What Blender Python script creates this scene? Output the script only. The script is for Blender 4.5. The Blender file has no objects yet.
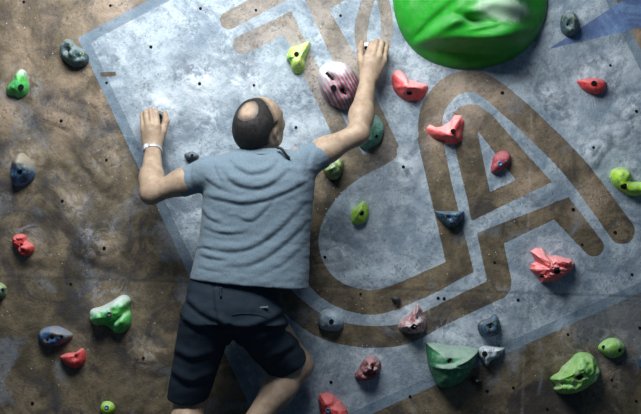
import bpy, math, random
import numpy as np
from mathutils import Matrix, Vector

random.seed(7)
rng = np.random.default_rng(7)
SC = bpy.context.scene
COL = SC.collection

# ------------------------------------------------------------------ camera
FPX = 944.0                      # focal length in pixels of a 641 px wide frame
CAM_D = 4.0                      # camera distance from the wall (wall is y = 0)
CAM_Z = 2.2
ROLL = math.radians(1.8)
CR, SR = math.cos(ROLL), math.sin(ROLL)


def P(px, py, d=0.0):
    """pixel of the photograph + distance from the wall -> world point"""
    u, v = (px - 320.5) / FPX, -(py - 207.0) / FPX
    dep = CAM_D - d
    return np.array(((u * CR - v * SR) * dep, -d, CAM_Z + (u * SR + v * CR) * dep))


def to_px(p):
    dep = CAM_D + p[:, 1]
    X, Z = p[:, 0] / dep, (p[:, 2] - CAM_Z) / dep
    u, v = X * CR + Z * SR, -X * SR + Z * CR
    return 320.5 + u * FPX, 207.0 - v * FPX


cam = bpy.data.cameras.new('camera')
cam.sensor_width = 36.0
cam.lens = FPX / 641.0 * 36.0
camo = bpy.data.objects.new('camera', cam)
COL.objects.link(camo)
camo.matrix_world = Matrix(((CR, -SR, 0, 0), (0, 0, -1, -CAM_D), (SR, CR, 0, CAM_Z), (0, 0, 0, 1)))
SC.camera = camo
SC.view_settings.view_transform = 'Standard'
SC.view_settings.look = 'None'
SC.view_settings.gamma = 1
SC.view_settings.use_curve_mapping = False
SC.view_settings.exposure = 0.0


# ------------------------------------------------------------------ node helper
class NT:
    def __init__(self, name):
        self.m = bpy.data.materials.new(name)
        self.m.use_nodes = True
        self.t = self.m.node_tree
        self.b = self.t.nodes['Principled BSDF']
        self.tc = self.t.nodes.new('ShaderNodeTexCoord')
        self.o = self.tc.outputs['Object']

    def link(self, a, b):
        self.t.links.new(a, b)

    def setin(self, sock, v):
        if isinstance(v, bpy.types.NodeSocket):
            self.link(v, sock)
        elif isinstance(v, (tuple, list)) and sock.type == 'RGBA' and len(v) == 3:
            sock.default_value = (*v, 1)
        else:
            sock.default_value = v

    def noise(self, scale, detail=4, rough=.55, dist=0.0, vec=None):
        n = self.t.nodes.new('ShaderNodeTexNoise')
        self.setin(n.inputs['Vector'], vec or self.o)
        n.inputs['Scale'].default_value = scale
        n.inputs['Detail'].default_value = detail
        n.inputs['Roughness'].default_value = rough
        n.inputs['Distortion'].default_value = dist
        return n.outputs['Fac']

    def voronoi(self, scale, rnd=1.0):
        n = self.t.nodes.new('ShaderNodeTexVoronoi')
        self.setin(n.inputs['Vector'], self.o)
        n.inputs['Scale'].default_value = scale
        n.inputs['Randomness'].default_value = rnd
        return n

    def math(self, op, a, b=0.0, clamp=False):
        n = self.t.nodes.new('ShaderNodeMath')
        n.operation = op
        n.use_clamp = clamp
        self.setin(n.inputs[0], a)
        self.setin(n.inputs[1], b)
        return n.outputs[0]

    def step(self, x, lo, hi, a=0.0, b=1.0):
        n = self.t.nodes.new('ShaderNodeMapRange')
        n.interpolation_type = 'SMOOTHSTEP'
        self.setin(n.inputs['Value'], x)
        n.inputs['From Min'].default_value = lo
        n.inputs['From Max'].default_value = hi
        n.inputs['To Min'].default_value = a
        n.inputs['To Max'].default_value = b
        return n.outputs['Result']

    def mix(self, f, a, b, mode='MIX'):
        n = self.t.nodes.new('ShaderNodeMix')
        n.data_type = 'RGBA'
        n.blend_type = mode
        self.setin(n.inputs[0], f)
        self.setin(n.inputs[6], a)
        self.setin(n.inputs[7], b)
        return n.outputs[2]

    def attr(self, name):
        n = self.t.nodes.new('ShaderNodeAttribute')
        n.attribute_name = name
        return n.outputs['Fac']

    def sep(self):
        n = self.t.nodes.new('ShaderNodeSeparateXYZ')
        self.link(self.o, n.inputs[0])
        return n.outputs

    def bump(self, h, strength, dist):
        n = self.t.nodes.new('ShaderNodeBump')
        n.inputs['Strength'].default_value = strength
        n.inputs['Distance'].default_value = dist
        self.link(h, n.inputs['Height'])
        self.link(n.outputs[0], self.b.inputs['Normal'])

    def out(self, col, rough, spec=.4, metal=0.0):
        self.setin(self.b.inputs['Base Color'], col)
        self.setin(self.b.inputs['Roughness'], rough)
        self.b.inputs['Specular IOR Level'].default_value = spec
        self.b.inputs['Metallic'].default_value = metal
        return self.m


# ------------------------------------------------------------------ mesh helpers
def mesh_np(name, V, F, smooth=True):
    """V (n,3), F (m,4) or list of tuples"""
    me = bpy.data.meshes.new(name)
    if isinstance(F, np.ndarray):
        k = F.shape[1]
        me.vertices.add(len(V))
        me.vertices.foreach_set('co', np.asarray(V, np.float32).ravel())
        me.loops.add(F.size)
        me.loops.foreach_set('vertex_index', F.astype(np.int32).ravel())
        me.polygons.add(len(F))
        me.polygons.foreach_set('loop_start', np.arange(0, F.size, k, dtype=np.int32))
        me.update(calc_edges=True)
    else:
        me.from_pydata([tuple(map(float, v)) for v in V], [], F)
        me.update()
    me.polygons.foreach_set('use_smooth', np.full(len(me.polygons), smooth))
    me.validate()
    return me


def link(name, me, mat, parent=None, loc=(0, 0, 0)):
    o = bpy.data.objects.new(name, me)
    COL.objects.link(o)
    if mat:
        me.materials.append(mat)
    o.location = loc
    if parent:
        o.parent = parent
    return o


def tag(o, label, cat, group=None):
    o['label'] = label
    o['category'] = cat
    if group:
        o['group'] = group
    return o


def attr(me, name, vals):
    a = me.attributes.new(name, 'FLOAT', 'POINT')
    a.data.foreach_set('value', np.asarray(vals, np.float32))


def vnoise(x, y, seed):
    """smooth 2-D value noise, numpy"""
    def h(i, j):
        n = np.sin(i * 127.1 + j * 311.7 + seed * 74.7) * 43758.5453
        return n - np.floor(n)
    xi, yi = np.floor(x), np.floor(y)
    fx, fy = x - xi, y - yi
    fx, fy = fx * fx * (3 - 2 * fx), fy * fy * (3 - 2 * fy)
    return (h(xi, yi) * (1 - fx) + h(xi + 1, yi) * fx) * (1 - fy) + (h(xi, yi + 1) * (1 - fx) + h(xi + 1, yi + 1) * fx) * fy - .5


# ------------------------------------------------------------------ the wall
WX0, WX1, WZ0, WZ1, STEP = -2.1, 2.1, 0.0, 3.9, 0.006
gx = np.arange(WX0, WX1 + 1e-6, STEP)
gz = np.arange(WZ0, WZ1 + 1e-6, STEP)
GX, GZ = np.meshgrid(gx, gz)                     # rows = z
QX, QZ = GX.ravel(), GZ.ravel()


def w2(pts):
    return np.array([P(a, b)[[0, 2]] for a, b in pts])


def sd_poly(pts, X=None, Z=None):
    X = QX if X is None else X
    Z = QZ if Z is None else Z
    p = w2(pts)
    d = np.full(X.shape, 1e9)
    ins = np.zeros(X.shape, bool)
    for (ax, az), (bx, bz) in zip(p, np.roll(p, -1, 0)):
        ex, ez = bx - ax, bz - az
        wx, wz = X - ax, Z - az
        t = np.clip((wx * ex + wz * ez) / (ex * ex + ez * ez + 1e-12), 0, 1)
        d = np.minimum(d, (wx - t * ex) ** 2 + (wz - t * ez) ** 2)
        c = ((az > Z) != (bz > Z))
        with np.errstate(divide='ignore', invalid='ignore'):
            ins ^= c & (X < (bx - ax) * (Z - az) / (bz - az + 1e-12) + ax)
    d = np.sqrt(d)
    return np.where(ins, -d, d)


def sd_band(pts):
    """polyline of (px, py, radius px)"""
    d = np.full(QX.shape, 1e9)
    k = CAM_D / FPX
    p = w2([(a, b) for a, b, _ in pts])
    r = [c * k for _, _, c in pts]
    for i in range(len(p) - 1):
        (ax, az), (bx, bz) = p[i], p[i + 1]
        ex, ez = bx - ax, bz - az
        wx, wz = QX - ax, QZ - az
        t = np.clip((wx * ex + wz * ez) / (ex * ex + ez * ez), 0, 1)
        d = np.minimum(d, np.hypot(wx - t * ex, wz - t * ez) - (r[i] + t * (r[i + 1] - r[i])))
    return d


def spline(pts, n=6):
    """Catmull-Rom through open polyline of tuples"""
    a = np.array(pts, float)
    a = np.vstack([2 * a[0] - a[1], a, 2 * a[-1] - a[-2]])
    out = []
    for i in range(1, len(a) - 2):
        for t in np.arange(n) / n:
            out.append(.5 * (2 * a[i] + (a[i + 1] - a[i - 1]) * t + (2 * a[i - 1] - 5 * a[i] + 4 * a[i + 1] - a[i + 2]) * t * t
                             + (3 * a[i] - a[i - 1] - 3 * a[i + 1] + a[i + 2]) * t ** 3))
    out.append(a[-2])
    return [tuple(x) for x in out]


square = sd_poly([(78, 38), (274, 458), (740, 248), (519, -196)])
brown = [
    sd_band([(229, 20.6, 9), (330, -33, 9)]),
    sd_band([(242, 45, 9.3), (284, 25, 9)]),
    sd_poly([(275, 19), (291, 11), (346, 123), (366, 160), (348, 168), (330, 130), (284, 34)]),
    sd_band(spline([(352, 160, 9), (330, 170, 10), (298, 187, 11), (276, 207, 11), (265, 235, 11), (267, 265, 11),
                    (280, 293, 11), (302, 314, 11), (325, 328, 11), (350, 335, 11), (376, 337, 11), (403, 334, 11), (430, 321, 11)])),
    sd_poly([(303, -4), (322, -30), (352, -14), (345, 0), (329, 9), (361, 65), (399, 147), (372, 160), (334, 63)]),
    sd_band(spline([(388, 153, 9), (352, 172, 9.5), (330, 189, 11), (315, 212, 11), (307.5, 238, 11), (311, 262, 11.5), (322, 282, 12),
                    (338, 294, 12), (358, 301, 12.3), (378, 302, 12.3), (400, 295, 12), (430, 282, 12), (450, 272, 11)])),
    sd_poly([(391, 290), (446, 263), (417, 138), (440, 125), (451, 180), (474, 272), (417, 301), (395, 311)]),
    sd_band(spline([(436, 165, 11.5), (431, 140, 12), (431, 116, 12), (440, 97, 11.5), (456, 84, 11), (476, 82, 11),
                    (493, 91, 11.5), (510, 105, 12), (531, 123.5, 12), (576, 169.5, 12.3), (622, 231, 13)])),
    np.maximum(sd_poly([(468, 202), (456, 152.6), (451.5, 128), (453, 113), (461, 106.5), (470, 104), (478, 105), (492, 115), (552, 182), (471.5, 221)]),
               -sd_poly([(477, 130), (516, 180), (490, 192)])),
    sd_poly([(477, 233), (569, 197), (571, 200.6), (602, 241), (587, 254), (554, 219.5), (504, 243.5), (511.5, 280), (510.5, 290), (505, 297),
             (451, 322), (427, 334), (415, 330), (427, 310), (487, 281)]),
    sd_band([(560, 210, 9.5), (594, 246.5, 10)]),
    sd_band(spline([(374, -14, 6), (365, 10, 6.5), (361, 32, 6.5), (362, 55, 5)])),
    sd_band(spline([(378, -14, 6), (385, 8, 6), (387, 30, 6), (383, 58, 5)])),
    sd_poly([(100, 72.5), (116, 72), (117, 76), (101, 77.5)]),
]
logo = brown[0]
for b_ in brown[1:]:
    logo = np.minimum(logo, b_)
tri = sd_poly([(549, 49), (623, 0), (690, -46), (700, 10), (641, 27.5)])
paint = np.maximum(square, -logo)

# T-nut holes (photo positions)
HOLES = [(24, 2), (111, 6), (151, 47), (107, 83), (62, 121), (200.5, 8.5), (256, 10.5), (200, 84), (254, 85.5), (296, 127.5), (340.5, 15.5),
         (610, 65.5), (635, 111.5), (502, 93), (592.5, 147.5), (107, 160), (63, 201), (105, 248), (403, 167), (325, 257), (573, 209.5),
         (582, 244.5), (615, 232.5), (494.5, 262.5), (632, 274.5), (70.5, 284), (144, 357.5), (33, 403), (360.5, 294), (438, 298), (444, 298.5),
         (410, 396.5), (331, 382), (567, 334), (610.5, 379), (547, 409), (487, 391), (513, 387.5), (636, 401), (640, 328), (518, 300)]
# swells moulded round holes: (px, py, radius px, height m)
SWELL = [(107, 160, 30, .016), (63, 201, 24, .012), (105, 248, 24, .014), (24, 244, 30, .010), (144, 357, 22, .010), (62, 121, 24, .012), (33, 403, 22, .010),
         (200, 84, 26, .010), (254, 85, 24, .007), (160, 112, 28, .010), (403, 167, 20, .010), (325, 257, 20, .012), (593, 148, 18, .012), (553, 95, 12, .010),
         (570, 120, 16, -.006), (613, 66, 24, .008), (632, 112, 20, .012), (573, 345, 30, .006), (610, 379, 18, .010), (567, 334, 16, .008),
         (296, 127, 22, .008), (256, 10, 24, .004), (23, 171, 28, .012), (112, 308, 34, .010), (412, 320, 22, .008), (490, 326, 20, .006), (111, 6, 20, .006),
         (502, 93, 18, .004), (620, 135, 14, .008), (360, 205, 26, .005), (451, 345, 38, .008), (592, 76, 22, .006), (371, 370, 22, .006)]


def wall_h(X, Z):
    """relief of the wall surface (metres towards the room)"""
    h = .010 * vnoise(X * 3.1, Z * 3.4, 1) + .007 * vnoise(X * 8, Z * 9, 2) + .0035 * vnoise(X * 19, Z * 21, 3) + .0012 * vnoise(X * 47, Z * 47, 4)
    for (a, b, r, H) in SWELL:
        c = P(a, b)
        R = r * CAM_D / FPX
        ang = np.arctan2(Z - c[2], X - c[0])
        rr = np.hypot(X - c[0], (Z - c[2]) * 1.1) / R * (1 + .25 * np.sin(ang * 2 + a) + .12 * np.sin(ang * 3 + b))
        h = h + H * np.exp(-(rr ** 2) * 2.2) - .35 * H * np.exp(-((rr - 1.15) / .22) ** 2) * (.5 + .5 * np.sin(ang + a * .1)) \
            - .25 * H * np.exp(-((rr - .45) / .12) ** 2)
    return h


def wall_at(px, py):
    c = P(px, py)
    return float(wall_h(np.array([c[0]]), np.array([c[2]]))[0])


H_ = wall_h(QX, QZ)
K0 = CAM_D / FPX
# panel seams: shallow grooves
zs, xs = P(300, 286)[2], P(527, 245)[0]
H_ = H_ - .0012 * np.exp(-((QZ - zs) / .004) ** 2) - .001 * np.exp(-((QX - xs) / .004) ** 2)
worn = np.zeros_like(QX)
ring = np.zeros_like(QX)
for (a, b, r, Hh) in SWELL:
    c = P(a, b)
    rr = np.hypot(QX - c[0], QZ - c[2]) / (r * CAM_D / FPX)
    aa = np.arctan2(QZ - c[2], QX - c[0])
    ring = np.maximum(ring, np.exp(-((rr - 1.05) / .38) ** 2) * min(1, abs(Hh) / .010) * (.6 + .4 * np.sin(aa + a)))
    worn = np.maximum(worn, np.exp(-(rr ** 2) * 1.1) * min(1, abs(Hh) / .010))

nx, nz = len(gx), len(gz)
idx = np.arange(nx * nz).reshape(nz, nx)
quads = np.stack([idx[:-1, :-1], idx[:-1, 1:], idx[1:, 1:], idx[1:, :-1]], -1).reshape(-1, 4)
V = np.stack([QX, -H_, QZ], 1)
# thickness: a back skirt
n0 = len(V)
bx = [(WX0, .1, WZ0), (WX1, .1, WZ0), (WX1, .1, WZ1), (WX0, .1, WZ1)]
me = mesh_np('wall_back', V, quads)
attr(me, 'paint', paint)
attr(me, 'square', square)
attr(me, 'tri', tri)
attr(me, 'worn', worn)
attr(me, 'ring', ring)
pale_zone = np.zeros_like(QX)
for (a, b, r, q) in [(300, 50, 75, 1.0), (265, 25, 60, 1.0), (360, 40, 60, .9), (140, 20, 45, .35), (385, 150, 30, .4), (460, 85, 45, .3)]:
    c = P(a, b)
    pale_zone = np.maximum(pale_zone, q * np.exp(-((QX - c[0]) ** 2 + (QZ - c[2]) ** 2) / (r * K0) ** 2))
attr(me, 'pale_zone', pale_zone)
tan_ = np.zeros_like(QX)
for (a, b, r) in [(110, 12, 40), (25, 10, 30), (70, 105, 34), (20, 60, 22), (62, 125, 22), (640, 32, 14), (5, 110, 18), (475, 95, 34), (535, 140, 28), (440, 140, 18), (530, 190, 20), (590, 200, 20), (95, 100, 20)]:
    c = P(a, b)
    tan_ = np.maximum(tan_, np.exp(-((QX - c[0]) ** 2 + (QZ - c[2]) ** 2) / (r * K0) ** 2))
attr(me, 'tan', tan_)
halo = np.zeros_like(QX)
for (a, b, r) in [(155, 108, 22), (112, 296, 26), (115, 300, 20), (331, 316, 20), (412, 312, 22), (368, 360, 20), (490, 320, 18), (492, 352, 22), (450, 342, 32), (575, 356, 26), (611, 338, 20), (592, 76, 24), (592, 105, 10),
                  (551, 258, 24), (570, 12, 16), (593, 148, 18), (403, 167, 16), (447, 128, 22), (409, 82, 22), (628, 115, 16), (18, 84, 22), (30, 88, 14), (24, 240, 22), (23, 160, 20), (254, 84, 22), (200, 84, 16), (145, 352, 18),
                  (610, 379, 18), (567, 328, 16), (335, 250, 18), (360, 205, 20), (625, 176, 20), (105, 160, 20), (75, 205, 18), (100, 240, 24), (210, 118, 22), (240, 75, 20), (555, 95, 14), (500, 300, 20)]:
    c = P(a, b)
    rr = np.hypot(QX - c[0], (QZ - c[2]) * 1.15) / (r * K0)
    halo = np.maximum(halo, np.exp(-(rr / .9) ** 4))
attr(me, 'halo', halo)
smg = np.zeros_like(QX)
for (a, b, rx, ry, q) in [(198, 70, 24, 11, 1), (185, 75, 14, 14, .8), (305, 100, 22, 14, 1), (250, 72, 16, 6, .7), (200, 128, 26, 10, .8), (555, 112, 20, 16, 1), (545, 96, 12, 10, .9), (612, 85, 14, 30, .6), (595, 60, 30, 18, .7),
                         (630, 100, 16, 10, .9), (110, 60, 22, 8, .7), (150, 110, 16, 8, .5), (400, 75, 20, 16, .6), (440, 85, 18, 10, .5), (570, 310, 40, 8, .8), (540, 300, 22, 8, .7), (350, 190, 20, 8, .7),
                         (330, 225, 12, 20, .6), (400, 215, 30, 12, .4), (380, 285, 30, 8, .6), (345, 250, 20, 14, .5), (440, 345, 40, 8, .6), (335, 375, 30, 12, .6), (620, 200, 16, 24, .5), (540, 230, 26, 16, .4), (575, 270, 20, 14, .7)]:
    c = P(a, b)
    smg = np.maximum(smg, q * np.exp(-((QX - c[0]) / (rx * K0)) ** 2 - ((QZ - c[2]) / (ry * K0)) ** 2))
attr(me, 'smudge', smg)
attr(me, 'seam', np.exp(-((QZ - zs) / .005) ** 2))
attr(me, 'vseam', np.exp(-((QX - xs) / .004) ** 2))


def wall_material():
    n = NT('painted_climbing_wall')
    big = n.noise(2.2, 5, .6, .4)
    mid = n.noise(6.5, 6, .62, .6)
    fine = n.noise(26, 6, .65)
    grit = n.noise(120, 3, .6)
    smud = n.noise(4.1, 8, .7, 1.2)
    haze = n.noise(3.3, 7, .62, .9)
    # bare resin
    br = n.mix(n.step(mid, .35, .65), (.056, .048, .030), (.172, .140, .088))
    br = n.mix(n.step(smud, .50, .60, 0, .85), br, (.032, .030, .032))
    br = n.mix(n.step(fine, .46, .72, 0, .6), br, (.05, .04, .033))
    br = n.mix(n.step(haze, .53, .63, 0, .50), br, (.17, .215, .27))
    br = n.mix(n.math('MULTIPLY', n.attr('tan'), n.step(mid, .36, .58, .25, .9)), br, (.31, .24, .175))           # lighter tan patches
    br = n.mix(n.math('MULTIPLY', n.attr('worn'), n.step(mid, .38, .56, .10, .5)), br, (.25, .20, .14))
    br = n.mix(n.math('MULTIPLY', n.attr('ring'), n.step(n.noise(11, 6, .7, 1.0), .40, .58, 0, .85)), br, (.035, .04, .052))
    br = n.mix(n.math('MULTIPLY', n.attr('pale_zone'), n.step(n.noise(5.5, 6, .65, .7), .32, .6, .28, .66)), br, (.43, .41, .40))   # paler, greyer area broken up by noise
    # blue-grey paint
    bl = n.mix(n.step(mid, .38, .60), (.175, .238, .302), (.345, .425, .488))
    bl = n.mix(n.step(smud, .52, .68, 0, .85), bl, (.085, .115, .155))
    bl = n.mix(n.step(haze, .54, .72, 0, .45), bl, (.44, .52, .59))
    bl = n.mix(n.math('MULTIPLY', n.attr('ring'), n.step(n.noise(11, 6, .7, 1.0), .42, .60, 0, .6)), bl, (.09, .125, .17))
    bl = n.mix(n.step(fine, .46, .70, 0, .6), bl, (.115, .155, .205))
    grime = n.step(n.noise(75, 5, .72, .4), .48, .66, 0, 1)
    patchy = n.step(n.noise(8, 3, .6), .36, .62, .15, .75)
    bl = n.mix(n.math('MULTIPLY', grime, patchy), bl, (.10, .135, .18))
    br = n.mix(n.math('MULTIPLY', grime, patchy), br, (.042, .036, .033))
    swirl = n.math('MULTIPLY', n.attr('halo'), n.step(n.noise(13, 6, .68, 2.2), .46, .64, 0, .8))
    bl = n.mix(swirl, bl, (.50, .58, .64))
    br = n.mix(n.math('MULTIPLY', swirl, .6), br, (.36, .37, .39))
    bl = n.mix(n.math('MULTIPLY', n.attr('worn'), n.step(fine, .35, .6, .0, .6)), bl, (.62, .70, .77))
    sm2 = n.math('MULTIPLY', n.attr('smudge'), n.step(n.noise(17, 7, .72, 1.5), .44, .60, .0, .9))
    bl = n.mix(sm2, bl, (.075, .105, .145))
    border = n.step(n.attr('square'), -.0425, -.0405)
    bl = n.mix(n.math('MULTIPLY', border, .62), bl, n.mix(n.step(fine, .35, .65), (.060, .105, .155), (.105, .160, .220)))
    scuff = n.math('MULTIPLY', n.math('SUBTRACT', fine, .5), .006)
    pm = n.step(n.math('ADD', n.attr('paint'), scuff), .0012, -.0012)
    pm = n.math('MULTIPLY', pm, n.step(grit, .70, .62, .35, 1))
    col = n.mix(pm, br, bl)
    tm = n.step(n.math('ADD', n.attr('tri'), scuff), .001, -.001)
    tb = n.mix(n.step(smud, .45, .62), (.055, .10, .25), (.12, .22, .40))
    col = n.mix(n.math('MULTIPLY', tm, .85), col, tb)
    # specks of chalk, scratches, dark chips
    v = n.voronoi(38)
    chip = n.math('MULTIPLY', n.step(v.outputs['Distance'], .11, .06), n.step(n.noise(9), .52, .56))
    col = n.mix(n.math('MULTIPLY', chip, .7), col, (.55, .60, .66))
    v2 = n.voronoi(29)
    chip2 = n.math('MULTIPLY', n.step(v2.outputs['Distance'], .10, .06), n.step(n.noise(7), .50, .55))
    col = n.mix(n.math('MULTIPLY', chip2, .8), col, (.03, .032, .036))
    col = n.mix(n.math('MULTIPLY', n.attr('seam'), n.step(mid, .35, .60, .1, .6)), col, (.03, .03, .035))
    col = n.mix(n.math('MULTIPLY', n.attr('vseam'), n.step(mid, .35, .62, .0, .28)), col, (.45, .47, .5))
    h = n.math('ADD', n.math('MULTIPLY', fine, .6), n.math('MULTIPLY', grit, .25))
    n.bump(h, .8, .008)
    return n.out(col, n.step(fine, .3, .7, .5, .75), .35)


wall = link('wall_back', me, wall_material())
wall['kind'] = 'structure'

# floor mat in front of the wall
nf = NT('floor_mat')
fm = nf.out(nf.mix(nf.step(nf.noise(8), .4, .6), (.03, .035, .045), (.05, .055, .065)), .7)
fv = [(-2.1, -4.6, 0), (2.1, -4.6, 0), (2.1, .0, 0), (-2.1, .0, 0), (-2.1, -4.6, -.3), (2.1, -4.6, -.3), (2.1, .0, -.3), (-2.1, .0, -.3)]
floor = link('floor', mesh_np('floor', fv, [(0, 1, 2, 3), (7, 6, 5, 4), (0, 4, 5, 1), (1, 5, 6, 2), (2, 6, 7, 3), (3, 7, 4, 0)], False), fm)
floor['kind'] = 'structure'


# ------------------------------------------------------------------ small lathe pieces (bolt holes, bolts)
def lathe(profile, n=14):
    """profile of (radius, y) – axis along -y (towards the room)"""
    V, F = [], []
    for r, y in profile:
        for k in range(n):
            a = 2 * math.pi * k / n
            V.append((r * math.cos(a), y, r * math.sin(a)))
    for i in range(len(profile) - 1):
        for k in range(n):
            F.append((i * n + k, i * n + (k + 1) % n, (i + 1) * n + (k + 1) % n, (i + 1) * n + k))
    F.append(tuple((len(profile) - 1) * n + k for k in range(n)))
    return V, F


dk = NT('dark_hole'); DARK = dk.out((.006, .006, .008), .8, .1)
st = NT('zinc_steel'); STEEL = st.out(st.mix(st.step(st.noise(300), .4, .6), (.25, .27, .3), (.4, .42, .45)), .4, .5, .8)
bb = NT('blue_bolt'); BLUEBOLT = bb.out((.08, .16, .28), .4, .5, .3)

hv, hf = lathe([(.0088, .004), (.0088, -.0010), (.0078, -.0018), (.004, -.0014)])
hole_me = mesh_np('bolt_hole', hv, hf)
hole_me.materials.append(DARK)
for i, (a, b) in enumerate(HOLES):
    o = bpy.data.objects.new('bolt_hole', hole_me)
    COL.objects.link(o)
    p = P(a, b)
    o.location = (p[0], -max(wall_at(a, b), wall_at(a - 1.2, b), wall_at(a + 1.2, b), wall_at(a, b - 1.2), wall_at(a, b + 1.2)) - .0005, p[2])
    s = random.uniform(.62, .88)
    o.scale = (s, 1, s)
    o.parent = wall


# ------------------------------------------------------------------ holds
def hold_mat(name, c1, c2, c3=None, scale=28, chalk=.35, rough=.55, mixlo=.42, mixhi=.6, c3lo=.55, stripes=None, spec=.35, patch=None, top=None, chalk_light_col=(.62, .66, .70), dust_light=.25):
    n = NT(name)
    a = n.noise(scale, 4, .6, .5)
    f = n.noise(scale * 4, 5, .65)
    col = n.mix(n.step(a, mixlo, mixhi), c1, c2)
    if c3:
        col = n.mix(n.step(n.noise(scale * 1.4, 3, .5, 1.0), c3lo, c3lo + .06), col, c3)
    if stripes:
        x = n.sep()
        w = n.math('SINE', n.math('ADD', n.math('MULTIPLY', n.math('ADD', n.math('MULTIPLY', x[0], stripes[1]), n.math('MULTIPLY', x[2], stripes[2])), stripes[0]),
                                  n.math('MULTIPLY', a, 5)))
        col = n.mix(n.step(w, -.1, .5), col, stripes[3])
        up = n.step(n.math('ADD', n.math('MULTIPLY', x[0], -.7), n.math('ADD', x[2], n.math('MULTIPLY', n.math('SUBTRACT', a, .5), .12))), -.01, .09)
        col = n.mix(n.math('MULTIPLY', up, .85), col, (.62, .62, .66))
    if top:                        # another colour towards the upper end
        x = n.sep()
        e = n.math('ADD', n.math('ADD', x[2], n.math('MULTIPLY', x[0], top[3])), n.math('MULTIPLY', n.math('SUBTRACT', n.noise(55, 4, .6), .5), .09))
        col = n.mix(n.step(e, top[1], top[2], 0, .9), col, top[0])
    if patch:                      # pale elliptical patch with a noisy edge
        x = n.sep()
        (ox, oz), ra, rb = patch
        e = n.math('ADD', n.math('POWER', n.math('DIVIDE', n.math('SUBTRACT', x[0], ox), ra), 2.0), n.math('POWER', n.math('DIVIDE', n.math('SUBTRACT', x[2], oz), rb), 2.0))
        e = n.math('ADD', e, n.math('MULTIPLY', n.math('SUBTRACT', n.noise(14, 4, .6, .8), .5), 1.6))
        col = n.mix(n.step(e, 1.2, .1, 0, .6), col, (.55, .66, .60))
    geo = n.t.nodes.new('ShaderNodeNewGeometry')
    wear = n.step(geo.outputs['Pointiness'], .50, .58, 0, 1)
    ch = n.math('MULTIPLY', n.math('ADD', n.step(f, .45, .72), n.math('MULTIPLY', wear, .5)), chalk, True)
    sx = n.t.nodes.new('ShaderNodeSeparateXYZ')
    n.link(geo.outputs['Normal'], sx.inputs[0])                 # chalk and painted-in top light on the upward faces
    ch = n.math('MAXIMUM', ch, n.math('MULTIPLY', n.math('MULTIPLY', n.step(sx.outputs[2], .15, .70), n.step(f, .25, .55, .5, 1)), dust_light))
    col = n.mix(ch, col, chalk_light_col)
    n.bump(f, .35, .004)
    return n.out(col, rough, spec)


RED = hold_mat('red_resin', (.62, .05, .05), (.48, .035, .04), scale=20, chalk=.22, chalk_light_col=(.8, .45, .45), dust_light=.35)
PINK = hold_mat('pink_red_resin', (.74, .11, .115), (.64, .075, .085), scale=20, chalk=.22, chalk_light_col=(.92, .46, .47), dust_light=.8)
GREEN = hold_mat('green_resin', (.02, .36, .07), (.05, .48, .05), scale=24, chalk=.25, top=((.50, .62, .58), .03, .065, .15))
BIGGREEN = hold_mat('big_green', (.012, .235, .016), (.018, .28, .020), scale=6, chalk=.05, rough=.45, spec=.22, dust_light=.1, patch=((P(497, 12)[0] - P(470, -7)[0], P(497, 12)[2] - P(470, -7)[2]), .13, .06))
MIXGREEN = hold_mat('white_green', (.03, .45, .09), (.10, .55, .08), (.5, .58, .6), scale=30, chalk=.25, c3lo=.68, dust_light=.4, top=((.52, .60, .62), .010, .060, -.5))
LIME = hold_mat('lime_resin', (.27, .56, .03), (.42, .70, .04), (.08, .42, .03), scale=26, chalk=.30, c3lo=.60)
PALELIME = hold_mat('pale_lime_resin', (.26, .56, .07), (.12, .48, .03), (.40, .58, .30), scale=24, chalk=.35, c3lo=.54)
YLIME = hold_mat('yellow_lime_resin', (.48, .66, .10), (.16, .50, .04), (.62, .72, .32), scale=32, chalk=.25, c3lo=.55)
TEALGREEN = hold_mat('teal_green', (.05, .26, .17), (.12, .40, .28), (.25, .36, .40), scale=22, chalk=.3, c3lo=.56)
DEEPGREEN = hold_mat('deep_green', (.025, .17, .075), (.04, .23, .10), scale=14, chalk=.22, rough=.6, dust_light=.4)
OLIVE = hold_mat('olive_mottle', (.05, .12, .07), (.28, .42, .06), (.05, .08, .09), scale=36, chalk=.2)
BLUEMOT = hold_mat('blue_mottle', (.010, .035, .07), (.02, .10, .20), (.16, .20, .05), scale=30, chalk=.12, c3lo=.62, dust_light=.15)
BLUEYEL = hold_mat('blue_yellow', (.012, .045, .11), (.03, .14, .28), (.30, .30, .10), scale=26, chalk=.15, c3lo=.64, dust_light=.1, top=((.30, .255, .17), .0, .05, .25))
GREYMOT = hold_mat('grey_mottle', (.018, .05, .06), (.05, .11, .125), (.25, .32, .06), scale=36, chalk=.15, c3lo=.62, dust_light=.25)
BLUEBROWN = hold_mat('blue_brown', (.02, .07, .18), (.04, .13, .27), (.13, .10, .07), scale=22, chalk=.2, c3lo=.50)
GREYBLUE = hold_mat('grey_blue', (.17, .26, .34), (.30, .40, .48), scale=28, chalk=.3)
PALEBLUE = hold_mat('pale_blue_chalky', (.34, .42, .48), (.50, .57, .62), (.12, .18, .23), scale=30, chalk=.5, c3lo=.6)
REDGREY = hold_mat('red_grey_mottle', (.30, .05, .06), (.45, .40, .42), (.10, .07, .09), scale=40, chalk=.4, c3lo=.56)
DARKRED = hold_mat('dark_red_mottle', (.13, .02, .025), (.30, .05, .05), (.40, .38, .40), scale=30, chalk=.2, c3lo=.60, dust_light=.3)
MAROON = hold_mat('maroon_resin', (.30, .03, .05), (.38, .06, .08), scale=30, chalk=.25, dust_light=.15)
BLACK = hold_mat('black_resin', (.012, .013, .016), (.03, .033, .037), scale=50, chalk=.06, dust_light=.05)
SLATE = hold_mat('slate_resin', (.03, .05, .07), (.07, .10, .135), scale=50, chalk=.12, dust_light=.1)
PALE = hold_mat('pale_resin', (.42, .45, .46), (.55, .58, .6), scale=40, chalk=.4)
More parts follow.
